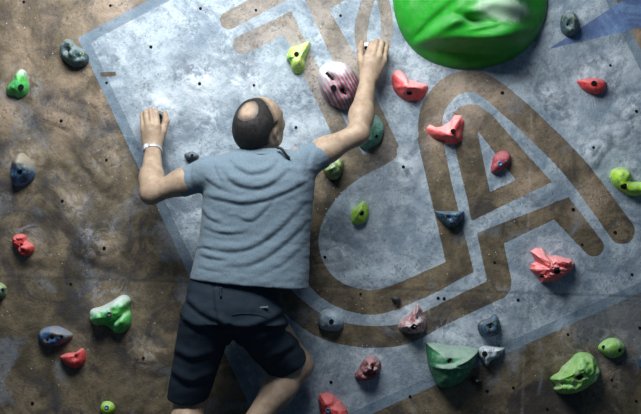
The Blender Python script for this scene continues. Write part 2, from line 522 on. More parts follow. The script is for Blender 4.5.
STRIPE = hold_mat('striped_resin', (.20, .17, .19), (.30, .27, .29), scale=12, chalk=.15, dust_light=.2, stripes=(360, 1.0, .62, (.24, .02, .07)))

GROUP = 'climbing holds bolted to the wall'
K = CAM_D / FPX     # metres per pixel on the wall


def closed(pts, n):
    a = np.array(pts, float)
    m = len(a)
    out = []
    per = max(2, int(math.ceil(n / m)))
    for i in range(m):
        p0, p1, p2, p3 = a[i - 1], a[i], a[(i + 1) % m], a[(i + 2) % m]
        for t in np.arange(per) / per:
            out.append(.5 * (2 * p1 + (p2 - p0) * t + (2 * p0 - 5 * p1 + 4 * p2 - p3) * t * t + (3 * p1 - p0 - 3 * p2 + p3) * t ** 3))
    return np.array(out)


def ellipse(cx, cy, rx, ry, rot=0, n=12):
    c, s = math.cos(math.radians(rot)), math.sin(math.radians(rot))
    return [(cx + rx * math.cos(t) * c - ry * math.sin(t) * s, cy + rx * math.cos(t) * s + ry * math.sin(t) * c) for t in 2 * math.pi * np.arange(n) / n]


def hold(label, mat, outline, H, peak=None, bolts=(), feats=(), a=2.4, b=.62, rough=.10, nscale=.12, n=56, rings=18, flat=False, seed=0, sharp=False, name='climbing_hold', boltmat=None, overhang=.0, cat='climbing hold'):
    """star-shaped resin lump: outline in photo pixels, H its height off the wall in metres; feats = gaussian bumps (px, py, sx, sy, rot, metres)"""
    ol = np.array(outline, float)
    if not sharp:
        ol = closed(ol, n)
    else:
        ol = np.vstack([np.linspace(ol[i], ol[(i + 1) % len(ol)], max(2, n // len(ol)), endpoint=False) for i in range(len(ol))])
    m = len(ol)
    def foot(x, y, h):            # where a point seen at (x, y) and standing h off the wall has its foot on the wall
        k = 1 - h / CAM_D
        return 320.5 + (x - 320.5) * k, 207 + (y - 207) * k
    cen = ol.mean(0) if peak is None else np.array(peak, float)
    cen = np.array(foot(cen[0], cen[1], H))
    c3 = P(*ol.mean(0))
    base = wall_at(*ol.mean(0))
    px, py, hh = [], [], []
    rs = 1 - (np.arange(rings) / (rings - 1)) ** 1.6 * .985
    hh_r = []
    for r in rs:
        q = cen + (ol - cen) * r
        px.append(q[:, 0]); py.append(q[:, 1])
        hh_r.append(np.full(m, max(0., 1 - r ** a) ** b * H))
    px.append([cen[0]]); py.append([cen[1]]); hh_r.append([H])
    px, py, h = np.concatenate(px), np.concatenate(py), np.concatenate(hh_r)
    mask = np.clip(h / (H * .5), 0, 1)
    for ft in feats:
        fx, fy, sx, sy, rot, amp = ft[:6]
        fx, fy = foot(fx, fy, H * .85)
        cr, sr = math.cos(math.radians(rot)), math.sin(math.radians(rot))
        dx, dy = px - fx, py - fy
        u, v = dx * cr + dy * sr, -dx * sr + dy * cr
        if len(ft) > 6:       # plateau ending in a step at v = 0
            h = h + amp * np.exp(-(u / sx) ** 4) / (1 + np.exp(np.clip(v / sy, -40, 40))) * mask
        else:
            h = h + amp * np.exp(-(u / sx) ** 2 - (v / sy) ** 2) * mask
    h = h + H * rough * 2 * (vnoise(px * nscale, py * nscale, seed + label.__len__()) + .5 * vnoise(px * nscale * 2.3, py * nscale * 2.3, seed + 3)) * mask
    h = np.maximum(h, 0)
    # the wall is uneven: sink the rim a little
    W = np.array([P(x, y) for x, y in zip(px, py)])
    loc = np.array((c3[0], -base, c3[2]))
    V = np.stack([W[:, 0] - loc[0], -h + .006 * (1 - mask), W[:, 2] - loc[2]], 1)
    # bulge outwards just above the rim, undercutting the base a little
    F = []
    for i in range(rings - 1):
        for k in range(m):
            k2 = (k + 1) % m
            F.append((i * m + k, (i + 1) * m + k, (i + 1) * m + k2, i * m + k2))
    L = (rings - 1) * m
    for k in range(m):
        F.append((L + k, rings * m, L + (k + 1) % m))
    # base ring pushed into the wall, closed behind
    B = V[:m].copy(); B[:, 1] = .02
    nb = len(V)
    V = np.vstack([V, B])
    for k in range(m):
        k2 = (k + 1) % m
        F.append((nb + k, k, k2, nb + k2))
    F.append(tuple(nb + k for k in range(m)))
    # orient
    area = np.sum(ol[:, 0] * np.roll(ol[:, 1], -1) - np.roll(ol[:, 0], -1) * ol[:, 1])
    if area < 0:
        F = [tuple(reversed(f)) for f in F]
    o = link(name, mesh_np(name, V, F, not flat), mat, None, loc)
    tag(o, label, cat, GROUP)
    for bt in bolts:
        bx, by, br = bt[:3]
        bx, by = foot(bx, by, H * .9)
        j = int(np.argmin((px - bx) ** 2 + (py - by) ** 2))
        R = br * K
        # local surface slope -> orientation
        near = np.argsort((px - bx) ** 2 + (py - by) ** 2)[:14]
        A = np.stack([W[near, 0], W[near, 2], np.ones(len(near))], 1)
        sl, *_ = np.linalg.lstsq(A, h[near], rcond=None)
        nrm = Vector((-sl[0], -1, -sl[1])).normalized()
        nrm = Vector((nrm.x * .7, nrm.y, nrm.z * .7)).normalized()
        q = Vector((0, -1, 0)).rotation_difference(nrm)
        bm_ = boltmat or DARK
        dx_, dy_ = (bt[3], bt[4]) if len(bt) > 3 else (1.0, 0.0)      # stretch, rotation of a slot
        pv, pf = lathe([(R * 1.0, .014), (R * 1.0, -.0012), (R * .92, -.0022), (R * .55, -.0018)] if bm_ is DARK else
                       [(R * 1.0, .014), (R * 1.0, -.0012), (R * .9, -.0024), (R * .5, -.0024), (R * .45, -.001)], 16)
        ca, sa = math.cos(math.radians(dy_)), math.sin(math.radians(dy_))
        pv = [(x * dx_ * ca + z * sa, y, -x * dx_ * sa + z * ca) for x, y, z in pv]
        bn = 'bolt_hole' if bm_ is DARK else 'bolt'
        w = bpy.data.objects.new(bn, mesh_np(bn, pv, pf))
        COL.objects.link(w)
        w.data.materials.append(bm_)
        pb = P(bx, by)
        w.location = (pb[0] - loc[0], -float(np.max(h[near[:5]])) + .0005, pb[2] - loc[2])
        w.rotation_mode = 'QUATERNION'
        w.rotation_quaternion = q
        w.parent = o
    return o


# 1 huge green volume at the top edge
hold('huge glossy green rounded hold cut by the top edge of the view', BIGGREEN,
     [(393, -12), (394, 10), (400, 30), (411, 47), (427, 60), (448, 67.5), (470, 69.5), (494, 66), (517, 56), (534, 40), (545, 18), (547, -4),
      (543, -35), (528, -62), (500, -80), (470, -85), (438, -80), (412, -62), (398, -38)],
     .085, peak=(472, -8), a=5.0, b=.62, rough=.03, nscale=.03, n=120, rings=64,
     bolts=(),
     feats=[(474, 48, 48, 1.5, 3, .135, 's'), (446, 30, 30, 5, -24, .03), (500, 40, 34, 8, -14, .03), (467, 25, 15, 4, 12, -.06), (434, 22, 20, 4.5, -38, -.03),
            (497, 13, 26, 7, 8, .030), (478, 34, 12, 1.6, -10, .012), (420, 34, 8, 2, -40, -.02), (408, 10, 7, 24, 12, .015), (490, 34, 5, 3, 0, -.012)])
# 2
hold('dark teal and grey mottled knobbly hold at the corner of the painted blue square', GREYMOT,
     [(61, 47), (65, 40), (72, 40), (78, 46), (86, 51), (89.5, 59), (86, 66), (76, 68), (67, 63), (61, 55)], .075, peak=(74, 54),
     feats=[(68, 50, 3.5, 3.5, 0, -.03), (77.5, 56.5, 3.5, 3, 0, -.028), (72, 54, 2, 5, -40, .014), (83, 60, 3, 3, 0, .014), (71, 43, 5, 2, 20, .012), (66, 60, 3, 5, 0, .012)], bolts=[(68.5, 50, 2.0)], seed=1)
# 3
hold('bright green triangular hold alone on brown wall below the teal one', GREEN,
     [(22, 69), (26, 72), (27, 80), (29, 87), (26, 95), (19, 98), (14, 96), (8, 95), (6, 90), (10, 84), (15, 77), (18, 71)], .055, peak=(19, 84),
     feats=[(15, 84, 5, 8, 30, .012), (12, 92, 4, 3, 0, -.01)], bolts=[(21, 87, 2.8)], seed=2)
# 4
hold('blue and ochre egg-shaped hold above the small red holed hold', BLUEYEL,
     [(22, 153), (29, 157), (34, 164), (36, 172), (33, 181), (25, 187), (17, 187), (13, 180), (12, 170), (14, 160)], .075, peak=(22, 166),
     feats=[(20, 163, 6, 6, 0, .014), (22, 182, 8, 4, 0, -.012)], bolts=[(21.5, 171.5, 2.4)], seed=3)
# 5
hold('small coral red hold with a dark hole on the brown wall beside a moulded swell', RED,
     [(14, 237), (19, 234), (26, 235), (29, 241), (35, 246), (34, 252), (28, 256), (21, 254), (18, 248), (14, 244)], .055, peak=(23, 244),
     feats=[(22.5, 244, 3.6, 3.6, 0, -.016), (28, 249, 3, 3, 0, .01), (18, 238, 3, 3, 0, .01)], bolts=[(22.5, 244.5, 2.6)], rough=.16, nscale=.3, seed=4)
# 6
hold('yellow and grey hold half cut off by the edge of the view', OLIVE, ellipse(-1, 291, 8.5, 8.5), .05, bolts=[(2, 290, 1.8)], seed=5)
# 7
hold('two-lobed white and green hold above the blue-brown egg', MIXGREEN,
     [(90, 315), (92, 309), (102, 306), (112, 301), (121, 295.5), (127, 295.5), (131, 300), (130, 308), (132, 316), (131, 325), (126, 331), (118, 333), (112, 329), (106, 325), (96, 325), (91, 320)],
     .085, peak=(112, 312), a=3, feats=[(120, 316, 16, 2.4, -40, -.035), (104, 313, 14, 4, -28, .012), (124, 322, 6, 6, 0, .012), (109, 327, 4, 5, 0, -.03)],
     bolts=[(110, 313.5, 2.7)], boltmat=STEEL, n=72, rings=26, seed=6)
# 8
hold('blue-brown flattened egg hold above the small red cup hold', BLUEBROWN,
     [(38, 338), (40, 331), (47, 327), (56, 326), (65, 329), (73, 335), (70, 340), (62, 344), (54, 347), (45, 345.5), (40, 342)], .07, peak=(52, 334),
     feats=[(52, 338, 4, 3, 0, -.012), (47, 340, 3, 2.5, 0, -.01), (61, 337, 3, 2, 0, -.008)], bolts=[(51.5, 337.5, 2.0), (61, 337, 1.6), (46.5, 340, 1.3)], seed=7)
# 9
hold('small red cup-shaped hold just below the blue-brown egg', RED,
     [(60.5, 356), (67, 353), (76, 352), (82, 348), (85, 351), (86, 359), (82, 366), (75, 368.5), (67, 365), (62, 360)], .055, peak=(74, 357),
     feats=[(70, 353.5, 9, 2, -8, .01), (75, 357.5, 3, 3, 0, -.012)], bolts=[(75.3, 357.5, 2.7)], boltmat=BLUEBOLT, seed=8)
# 10
hold('small lime green knob at the bottom edge below the double green hold', LIME,
     [(102, 403), (107, 401), (113, 403), (115, 408), (113, 413), (108, 416), (103, 414), (100.5, 409)], .05, bolts=[(107, 407, 2.2)], boltmat=BLUEBOLT, seed=9)
# 11
hold('yellow-green leaf-shaped hold on the brown stripe above the climber', YLIME,
     [(287, 55), (290, 48), (299, 45), (309, 41), (310, 46), (308, 52), (305, 59), (305, 66), (302, 72), (297, 74), (292, 71), (290, 63), (286.5, 60)],
     .07, peak=(297, 56), feats=[(303, 54, 12, 2, -60, .014), (298, 68, 5, 3, 30, -.012), (292, 55, 4, 8, 10, .008)], bolts=[(296.5, 54.5, 2.6)], seed=10)
# 12
hold('large white and crimson striped dome hold beside the raised forearm', STRIPE,
     [(318, 78), (320, 68), (328, 62.5), (340, 62), (349, 66), (356, 75), (360, 88), (359, 99), (352, 108), (342, 110), (330, 104), (322, 94)],
     .12, peak=(338, 82), a=2.2, b=.58, rough=.05, feats=[(331, 76, 9, 2.6, 48, -.03), (343.5, 91.5, 5, 3.5, 45, -.03), (352, 104, 6, 4, 40, -.02)],
     bolts=[(333.5, 88, 2.9), (342, 89.3, 2.3), (344.3, 92.3, 2.7), (327.3, 72.8, 2.0), (329.5, 75.3, 2.2), (331.8, 77.9, 2.0)], n=72, rings=28, seed=11)
# 13
hold('teal green rounded hold behind the bent raised elbow', TEALGREEN,
     [(373, 115), (379, 117), (383.5, 125), (383.5, 134), (379, 143), (371, 148), (362, 149), (358, 143), (360, 130), (366, 119)], .07, peak=(372, 132),
     bolts=[(376.5, 136.5, 1.6)], seed=12)
# 14
hold('dark olive and yellow hold tucked below the raised upper arm', OLIVE,
     [(323, 166), (330, 160), (339, 158), (343.5, 163), (342, 172), (337, 179), (331, 179.5), (325, 174)], .08, peak=(334, 168),
     feats=[(330, 169, 8, 2, -20, .01), (338, 166, 3, 3, 0, -.01)], seed=13)
# 15
hold('pale pink and red jug hold beside the raised hand under the huge green one', PINK,
     [(391, 78), (394, 71), (400, 70), (405, 74), (409, 79), (419, 82), (428.5, 85.5), (427, 93), (420, 100), (409, 101.5), (399, 97), (393, 89)],
     .085, peak=(408, 88.5), a=1.35, b=.85, feats=[(399, 76, 5, 5, 0, .010), (409, 87.5, 15, 1.8, 6, .014), (409, 95, 10, 4, 0, -.010)], bolts=[(409.5, 93, 2.6)], seed=14)
# 16
hold('pink-red saddle-shaped hold on the brown arch of the painted letter', PINK,
     [(425.5, 128), (429, 124), (434, 127), (442, 126), (450, 121), (455, 114), (462, 114), (465.5, 120), (464, 129), (463, 141), (455, 145), (446, 145), (443, 141), (433, 139), (428, 134)],
     .075, peak=(449, 135), a=1.5, b=.85, feats=[(458, 120, 4, 6, 20, .012), (430, 129, 4, 3, 0, .010), (446, 139, 14, 2, 12, -.014)], bolts=[(453, 131.5, 2.6)], sharp=True, seed=15)
# 17
hold('small maroon teardrop hold with a blue bolt inside the painted letter', MAROON,
     [(492, 162), (494, 156), (500, 151), (507, 151), (511, 156), (510, 163), (505, 169), (498, 173), (493.5, 174), (490.5, 171)], .05, peak=(501, 161),
     bolts=[(500, 163.5, 2.6), (506.5, 161, 1.0)], boltmat=BLUEBOLT, seed=16)
# 18
hold('small lime green hold low in the blue field beside the grey shirt', LIME,
     [(351, 214), (353, 209), (360, 203), (364, 201), (368, 206), (369, 214), (366, 221), (359, 224.5), (353, 224), (351, 219)], .055, peak=(360, 212),
     feats=[(358, 213, 8, 1.6, -60, .01)], bolts=[(361.5, 213, 2.5)], seed=17)
# 19
hold('blue and yellow half-moon hold with a flat top on the brown stroke', BLUEMOT,
     [(434, 211), (441, 211), (452, 211), (464, 211), (464, 215), (460, 222), (454, 227.5), (448, 228), (441, 222), (436, 216)], .07, peak=(450, 216), a=3.2,
     feats=[(450, 219, 4, 3, 0, -.01)], bolts=[(450, 218.5, 2.9)], boltmat=BLUEBOLT, sharp=True, seed=18)
# 20
hold('dark green-grey mottled knob at the tip of the blue triangle', GREYMOT,
     [(562, 15), (567, 12), (574, 13), (577.5, 20), (578, 29), (574, 36), (567, 37), (561.5, 32), (560, 23)], .085, peak=(569, 23),
     feats=[(569, 24, 4, 4, 0, -.025), (571, 30, 3, 2, 0, .01)], bolts=[(569.5, 24, 2.3)], seed=19)
# 21
hold('smooth red almond-shaped hold below the blue triangle', RED,
     [(577, 81), (583, 79), (592, 78), (601, 79), (606.5, 83), (605, 90), (599, 94.5), (591, 94), (583, 90), (579, 85)], .055, peak=(592, 85), rough=.05,
     bolts=[(593.5, 83.7, 2.9)], seed=20)
# 22
hold('bright lime two-lobed hold cut off by the edge of the view', LIME,
     [(610, 178), (612, 170), (620, 167.5), (627, 169), (629, 176), (631, 181), (640, 182), (650, 183), (652, 191), (642, 195), (631, 196), (622, 192), (614, 186)],
     .075, peak=(624, 182), a=3, feats=[(619, 174, 6, 6, 0, .014), (634, 182, 5, 3, 0, -.014), (644, 189, 6, 4, 0, .012)], bolts=[(623.5, 187, 3.0)], seed=21)
# 23
hold('chunky faceted pink-red hold with three knuckles beside the painted letter', PINK,
     [(530, 251), (536, 247.5), (541, 247.5), (546, 253), (551, 255.5), (556, 255), (572, 259), (575, 263), (573.5, 269), (566, 275), (555, 281.5), (541, 283), (539, 279), (533, 273), (529.5, 269), (531, 264), (536, 261.5)],
     .105, peak=(551, 269), a=1.7, b=.8, feats=[(538, 253, 5, 4, 50, .02), (566, 261, 9, 3, 14, .022), (543, 265, 5, 4, 0, -.02), (563, 266, 9, 2, 14, -.03), (548, 262, 8, 3, 35, .012)],
     bolts=[(556, 271.3, 3.0), (543, 277, 1.7)], sharp=True, flat=True, rings=9, n=34, rough=.13, nscale=.3, seed=22)
# 24
hold('grey-blue rounded hold low beside the shirt hem', GREYBLUE,
     [(318, 321), (320, 313), (327, 309), (336, 311), (343, 318), (343.5, 326), (338, 331), (328, 331), (320, 328)], .065, peak=(330, 319), bolts=[(331.5, 321.5, 2.5)], seed=23)
# 25
hold('white, red and grey mottled hold with a raised tip beside the light stripe', REDGREY,
     [(398, 327), (401, 320), (409, 314), (414, 308), (417, 303.5), (420, 306), (424, 315), (427, 322), (425, 330), (419, 333), (410, 334), (402, 332)],
     .085, peak=(413, 325), a=1.6, b=.8, feats=[(416, 310, 4, 5, 0, .02), (404, 326, 4, 3, 0, .012), (420, 322, 3, 5, 0, .012), (410, 320, 3, 5, 20, -.018)], bolts=[(412.5, 327, 2.5)], rough=.16, nscale=.25, seed=24)
# 26
hold('dark red and white mottled hold between the coral hold and large green cup', DARKRED,
     [(355, 374), (359, 367), (363, 360), (368, 355.5), (376, 356), (381, 363), (380.5, 370), (377, 376), (369, 380), (360, 381), (355, 378)],
     .08, peak=(369, 369), a=1.6, b=.8, feats=[(369, 360, 4, 3, 0, .016), (363, 371, 4, 4, 0, -.012)], bolts=[(372.5, 368.5, 2.7)], rough=.15, nscale=.25, seed=25)
# 27
hold('coral red angular hold cut off at the bottom beside the bent knee', RED,
     [(318, 397), (320, 393), (327, 392), (333, 394), (341, 401), (347, 409), (349, 416), (340, 424), (328, 424), (321, 416), (319, 406)],
     .085, peak=(330, 408), a=2.6, feats=[(325, 400, 3, 8, -20, .015), (337, 404, 3, 8, -35, -.015)], bolts=[(328, 410, 2.8)], boltmat=BLUEBOLT, sharp=True, flat=True, rings=9, n=33, seed=26)
# 28
hold('large deep green cup hold with a chalky flat top', DEEPGREEN,
     [(426, 346), (428, 342), (445, 344), (462, 346), (477, 348), (477, 353), (474, 363), (468, 374), (460, 382), (449, 386.5), (438, 386), (433, 377), (428, 364)],
     .125, peak=(449, 361), a=3.4, b=.6, rough=.03, feats=[(440, 367, 24, 1.5, 0, .022), (466, 360, 16, 1.5, -24, .024), (449, 353, 26, 5, 2, -.02), (450, 362, 6, 4, 0, -.012)],
     bolts=[(450, 361, 3.1)], n=84, rings=34, seed=27)
# 29
hold('blue and ochre mottled hold with a notch above the pale chalky one', BLUEMOT,
     [(477, 326), (481, 320), (488, 318), (494, 313.5), (498, 318), (500.5, 327), (497, 334), (489, 336.5), (480, 334)], .07, peak=(489, 325),
     feats=[(490, 326, 4, 3, 0, -.018)], bolts=[(490, 327, 1.8)], seed=28)
# 30
hold('pale chalky blue pointed hold beside the deep green cup', PALEBLUE,
     [(478, 350), (482, 346), (491, 345.5), (498, 346.5), (504, 347.5), (503.5, 351), (498, 356), (490, 361), (486, 366), (482.5, 361), (478.5, 356)],
     .06, peak=(486, 353), feats=[(500, 349.5, 4, 3, 0, .012), (493, 352, 3, 6, 20, -.010)], bolts=[(484.3, 353.5, 2.6)], seed=29)
# 31
hold('tiny black triangular foothold under the deep green cup', BLACK, [(471.5, 377), (477, 377.5), (482, 380), (480, 383.5), (475.5, 385), (472, 381.5)], .03, bolts=[(477, 380.5, 1.0)], boltmat=STEEL, n=24, rings=8, seed=30)
# 32
hold('tiny dark foothold on the brown curve below the blue field', BLACK, [(391, 298), (395, 295), (398, 296), (400.5, 299), (398, 303.5), (393.5, 302)], .03, n=24, rings=8, seed=31)
# 33
hold('large pale lime lumpy hold in the lower brown corner', PALELIME,
     [(550, 379), (553, 375), (558, 372), (562, 366), (569, 360), (576, 353), (585, 352), (592, 355), (597, 363), (599, 371), (596, 380), (590, 384), (581, 390), (570, 393.5), (559, 393), (553.5, 389), (555, 385)],
     .12, peak=(575, 373), a=2.4, rough=.09, nscale=.2, feats=[(564, 384, 14, 1.8, -4, -.018), (580, 366, 9, 7, -30, .015), (590, 368, 3, 14, -15, -.014), (578, 377, 5, 4, 0, -.012), (556, 379, 4, 3, 0, .015)],
     bolts=[(579, 376.5, 3.3)], n=84, rings=30, seed=32)
# 34
hold('small lime and teal oval hold with two dark holes', PALELIME,
     [(598, 348), (602, 342), (610, 338), (618, 339), (624, 344), (624.5, 350), (620, 356), (612, 358.5), (604, 355)], .065, peak=(611, 347), bolts=[(604.5, 347.5, 1.9), (620.3, 350.5, 1.9)], rough=.05, seed=33)
# 35
hold('small yellow and blue hold barely entering the view at its edge', BLUEYEL, ellipse(646, 362, 7.5, 9), .05, seed=34)
# 36
hold('tiny slate grey foothold beside the sleeve of the bent arm', SLATE, [(184, 155), (187, 152.5), (193, 151.5), (199, 155), (197, 159), (192, 160), (187, 160)], .035, bolts=[(192, 155.3, 1.5)], n=24, rings=8, seed=35)
# 37, 38: the holds under the hands
hold('small slate hold gripped by the hand with the watch', SLATE, [(144, 118), (147, 113), (155, 111), (163, 112), (167, 117), (164, 123), (156, 125), (148, 124)], .036, peak=(156, 116), bolts=[(160.5, 116, 1.8)], n=40, rings=12, seed=36)
hold('small pale hold gripped by the raised bare hand', PALE, [(360, 46), (364, 42.5), (374, 42), (384, 43), (388, 48), (385, 55), (375, 57), (364, 55)], .036, peak=(374, 48), bolts=[(366, 47.5, 1.8)], n=40, rings=12, seed=37)


# ------------------------------------------------------------------ signed-distance modelling for the climber
class Field:
    def __init__(self, lo, hi, h):
        self.lo, self.h = np.array(lo, float), h
        self.n = np.ceil((np.array(hi) - self.lo) / h).astype(int) + 1
        self.F = np.full(self.n, .5, np.float32)

    def _sub(self, lo, hi):
        a = np.clip(np.floor((np.array(lo) - self.lo) / self.h).astype(int), 0, self.n)
        b = np.clip(np.ceil((np.array(hi) - self.lo) / self.h).astype(int) + 1, 0, self.n)
        if np.any(b <= a):
            return None, None
        ax = [self.lo[i] + self.h * np.arange(a[i], b[i], dtype=np.float32) for i in range(3)]
        G = np.meshgrid(*ax, indexing='ij')
        return tuple(slice(a[i], b[i]) for i in range(3)), [g.astype(np.float32) for g in G]

    def add(self, f, lo, hi, k=.02, sub=False):
        m = k + .03
        s, G = self._sub(np.array(lo) - m, np.array(hi) + m)
        if s is None:
            return
        d = f(*G).astype(np.float32)
        o = self.F[s]
        if sub:                                   # smooth subtraction
            hh = np.clip(.5 - .5 * (o + d) / k, 0, 1)
            self.F[s] = o * (1 - hh) + (-d) * hh + k * hh * (1 - hh)
        else:
            hh = np.clip(.5 + .5 * (o - d) / k, 0, 1)
            self.F[s] = o * (1 - hh) + d * hh - k * hh * (1 - hh)

    def cone(self, a, b, ra, rb, k=.02, flat=None, sub=False):
        """tapered capsule; flat = (direction, factor): squash along direction"""
        a, b = np.array(a, float), np.array(b, float)
        r = max(ra, rb)
        fac = 1.0
        if flat is not None:
            fd = np.array(flat[0], float); fd /= np.linalg.norm(fd); fac = flat[1]

        def f(X, Y, Z):
            e = b - a
            wx, wy, wz = X - a[0], Y - a[1], Z - a[2]
            t = np.clip((wx * e[0] + wy * e[1] + wz * e[2]) / max(e @ e, 1e-9), 0, 1)
            dx, dy, dz = wx - t * e[0], wy - t * e[1], wz - t * e[2]
            if flat is not None:
                q = dx * fd[0] + dy * fd[1] + dz * fd[2]
                g = q * (1 / fac - 1)
                dx, dy, dz = dx + g * fd[0], dy + g * fd[1], dz + g * fd[2]
                return (np.sqrt(dx * dx + dy * dy + dz * dz) - (ra + t * (rb - ra))) * min(1, fac ** .5)
            return np.sqrt(dx * dx + dy * dy + dz * dz) - (ra + t * (rb - ra))
        R = r * max(1, fac)
        self.add(f, np.minimum(a, b) - R, np.maximum(a, b) + R, k, sub)

    def ell(self, c, axes, rad, k=.02, sub=False):
        c = np.array(c, float)
        ax = np.array(axes, float)
        rad = np.array(rad, float)
        R = rad.max()

        def f(X, Y, Z):
            wx, wy, wz = X - c[0], Y - c[1], Z - c[2]
            q = [(wx * ax[i][0] + wy * ax[i][1] + wz * ax[i][2]) for i in range(3)]
            k0 = np.sqrt(sum((q[i] / rad[i]) ** 2 for i in range(3)))
            k1 = np.sqrt(sum((q[i] / rad[i] ** 2) ** 2 for i in range(3))) + 1e-9
            return k0 * (k0 - 1) / k1
        self.add(f, c - R, c + R, k, sub)

    def loft(self, secs, k=.02, power=2.3):
        """stack of horizontal sections (z, cx, cy, rx, ry), z ascending"""
        s = np.array(sorted(secs))
        lo = (np.min(s[:, 1] - s[:, 3]), np.min(s[:, 2] - s[:, 4]), s[0, 0])
        hi = (np.max(s[:, 1] + s[:, 3]), np.max(s[:, 2] + s[:, 4]), s[-1, 0])

        def f(X, Y, Z):
            I = [np.interp(Z, s[:, 0], s[:, j]).astype(np.float32) for j in range(1, 5)]
            qx, qy = np.abs(X - I[0]) / I[2], np.abs(Y - I[1]) / I[3]
            d = ((qx ** power + qy ** power) ** (1 / power) - 1) * np.minimum(I[2], I[3])
            return np.maximum(d, np.maximum(s[0, 0] - Z, Z - s[-1, 0]))
        self.add(f, lo, hi, k)

    def mesh(self):
        F, h = self.F, self.h
        ins = F < 0
        c = ins[:-1, :-1, :-1].astype(np.int8)
        for dx, dy, dz in [(1, 0, 0), (0, 1, 0), (0, 0, 1), (1, 1, 0), (1, 0, 1), (0, 1, 1), (1, 1, 1)]:
            c = c + ins[dx:F.shape[0] - 1 + dx, dy:F.shape[1] - 1 + dy, dz:F.shape[2] - 1 + dz]
        act = np.argwhere((c > 0) & (c < 8))
        ids = np.full(c.shape, -1, np.int32)
        ids[tuple(act.T)] = np.arange(len(act))
        corners = np.array([(i, j, k) for i in (0, 1) for j in (0, 1) for k in (0, 1)])
        vals = np.stack([F[tuple((act + o).T)] for o in corners], 1)
        acc = np.zeros((len(act), 3)); cnt = np.zeros(len(act))
        for i in range(8):
            for j in range(i + 1, 8):
                if np.abs(corners[i] - corners[j]).sum() == 1:
                    va, vb = vals[:, i], vals[:, j]
                    x = (va < 0) != (vb < 0)
                    t = np.where(x, va / np.where(va == vb, 1, va - vb), 0)
                    acc += np.where(x[:, None], corners[i] + t[:, None] * (corners[j] - corners[i]), 0)
                    cnt += x
        V = self.lo + h * (act + acc / cnt[:, None])
        quads = []
        for ax in range(3):
            sl0 = [slice(None)] * 3; sl1 = [slice(None)] * 3
            sl0[ax] = slice(0, -1); sl1[ax] = slice(1, None)
            a, b = ins[tuple(sl0)], ins[tuple(sl1)]
            e = np.argwhere(a != b)
            u, v = [(1, 2), (2, 0), (0, 1)][ax]
            ok = (e[:, u] > 0) & (e[:, v] > 0) & (e[:, u] < c.shape[u]) & (e[:, v] < c.shape[v])
            e = e[ok]
            du = np.zeros(3, int); du[u] = 1
            dv = np.zeros(3, int); dv[v] = 1
            q = np.stack([ids[tuple((e - du - dv).T)], ids[tuple((e - dv).T)], ids[tuple(e.T)], ids[tuple((e - du).T)]], 1)
            flip = ~a[tuple(e.T)]
            q[flip] = q[flip][:, ::-1]
            quads.append(q)
        Q = np.vstack(quads)
        Q = Q[(Q >= 0).all(1)]
        return V, Q


def relax(V, Q, it=2, lam=.5):
    V = V.copy()
    e = np.vstack([Q[:, [0, 1]], Q[:, [1, 2]], Q[:, [2, 3]], Q[:, [3, 0]]])
    n = len(V)
    deg = np.bincount(e[:, 0], minlength=n) + np.bincount(e[:, 1], minlength=n)
    for _ in range(it):
        S = np.zeros_like(V)
        for j in range(3):
            S[:, j] = np.bincount(e[:, 0], V[e[:, 1], j], n) + np.bincount(e[:, 1], V[e[:, 0], j], n)
        V += lam * (S / np.maximum(deg, 1)[:, None] - V)
    return V


def normals(V, Q):
    d1, d2 = V[Q[:, 2]] - V[Q[:, 0]], V[Q[:, 3]] - V[Q[:, 1]]
    fn = np.cross(d1, d2)
    N = np.zeros_like(V)
    for j in range(3):
        for c in range(4):
            N[:, j] += np.bincount(Q[:, c], fn[:, j], len(V))
    return N / (np.linalg.norm(N, axis=1)[:, None] + 1e-12)


# --- skeleton: photo pixel + distance from wall
J = {
    'neck': P(261, 158, .31), 'headbase': P(261, 143, .30),
    'shL': P(209, 173, .31), 'elL': P(151, 193, .27), 'wrL': P(153, 149, .105),
    'shR': P(301, 163, .31), 'elR': P(358, 134, .25), 'wrR': P(368, 79, .115),
    'chest': P(259, 195, .29), 'waist': P(250, 255, .28), 'pelvis': P(243, 295, .28),
    'hipL': P(212, 312, .28), 'kneeL': P(191, 398, .16), 'ankL': P(176, 478, .30), 'toeL': P(170, 500, .10),
    'hipR': P(258, 312, .28), 'kneeR': P(297, 365, .13), 'ankR': P(240, 440, .25), 'toeR': P(256, 462, .09),
}


def body_arms(F, grow=0.0):
    for s in 'LR':
        sh, el, wr = J['sh' + s], J['el' + s], J['wr' + s]
        F.cone(sh, sh + (el - sh) * .45, .052, .050, .03)
        F.cone(sh + (el - sh) * .4, el, .049, .040, .03)
        F.cone(el, el + (wr - el) * .35, .042, .048, .025)
        F.cone(el + (wr - el) * .3, wr, .047, .032, .025)


bf = Field(P(120, 30, .0) - np.array([0, .62, 0]) + 0, (P(410, 20, .0)[0], .05, P(300, 20, 0)[2]), .0042)
bf = Field((P(128, 200)[0], -.56, P(200, 522, .1)[2] - .06), (P(405, 200)[0], .02, P(300, 26)[2]), .0042)
body_arms(bf)
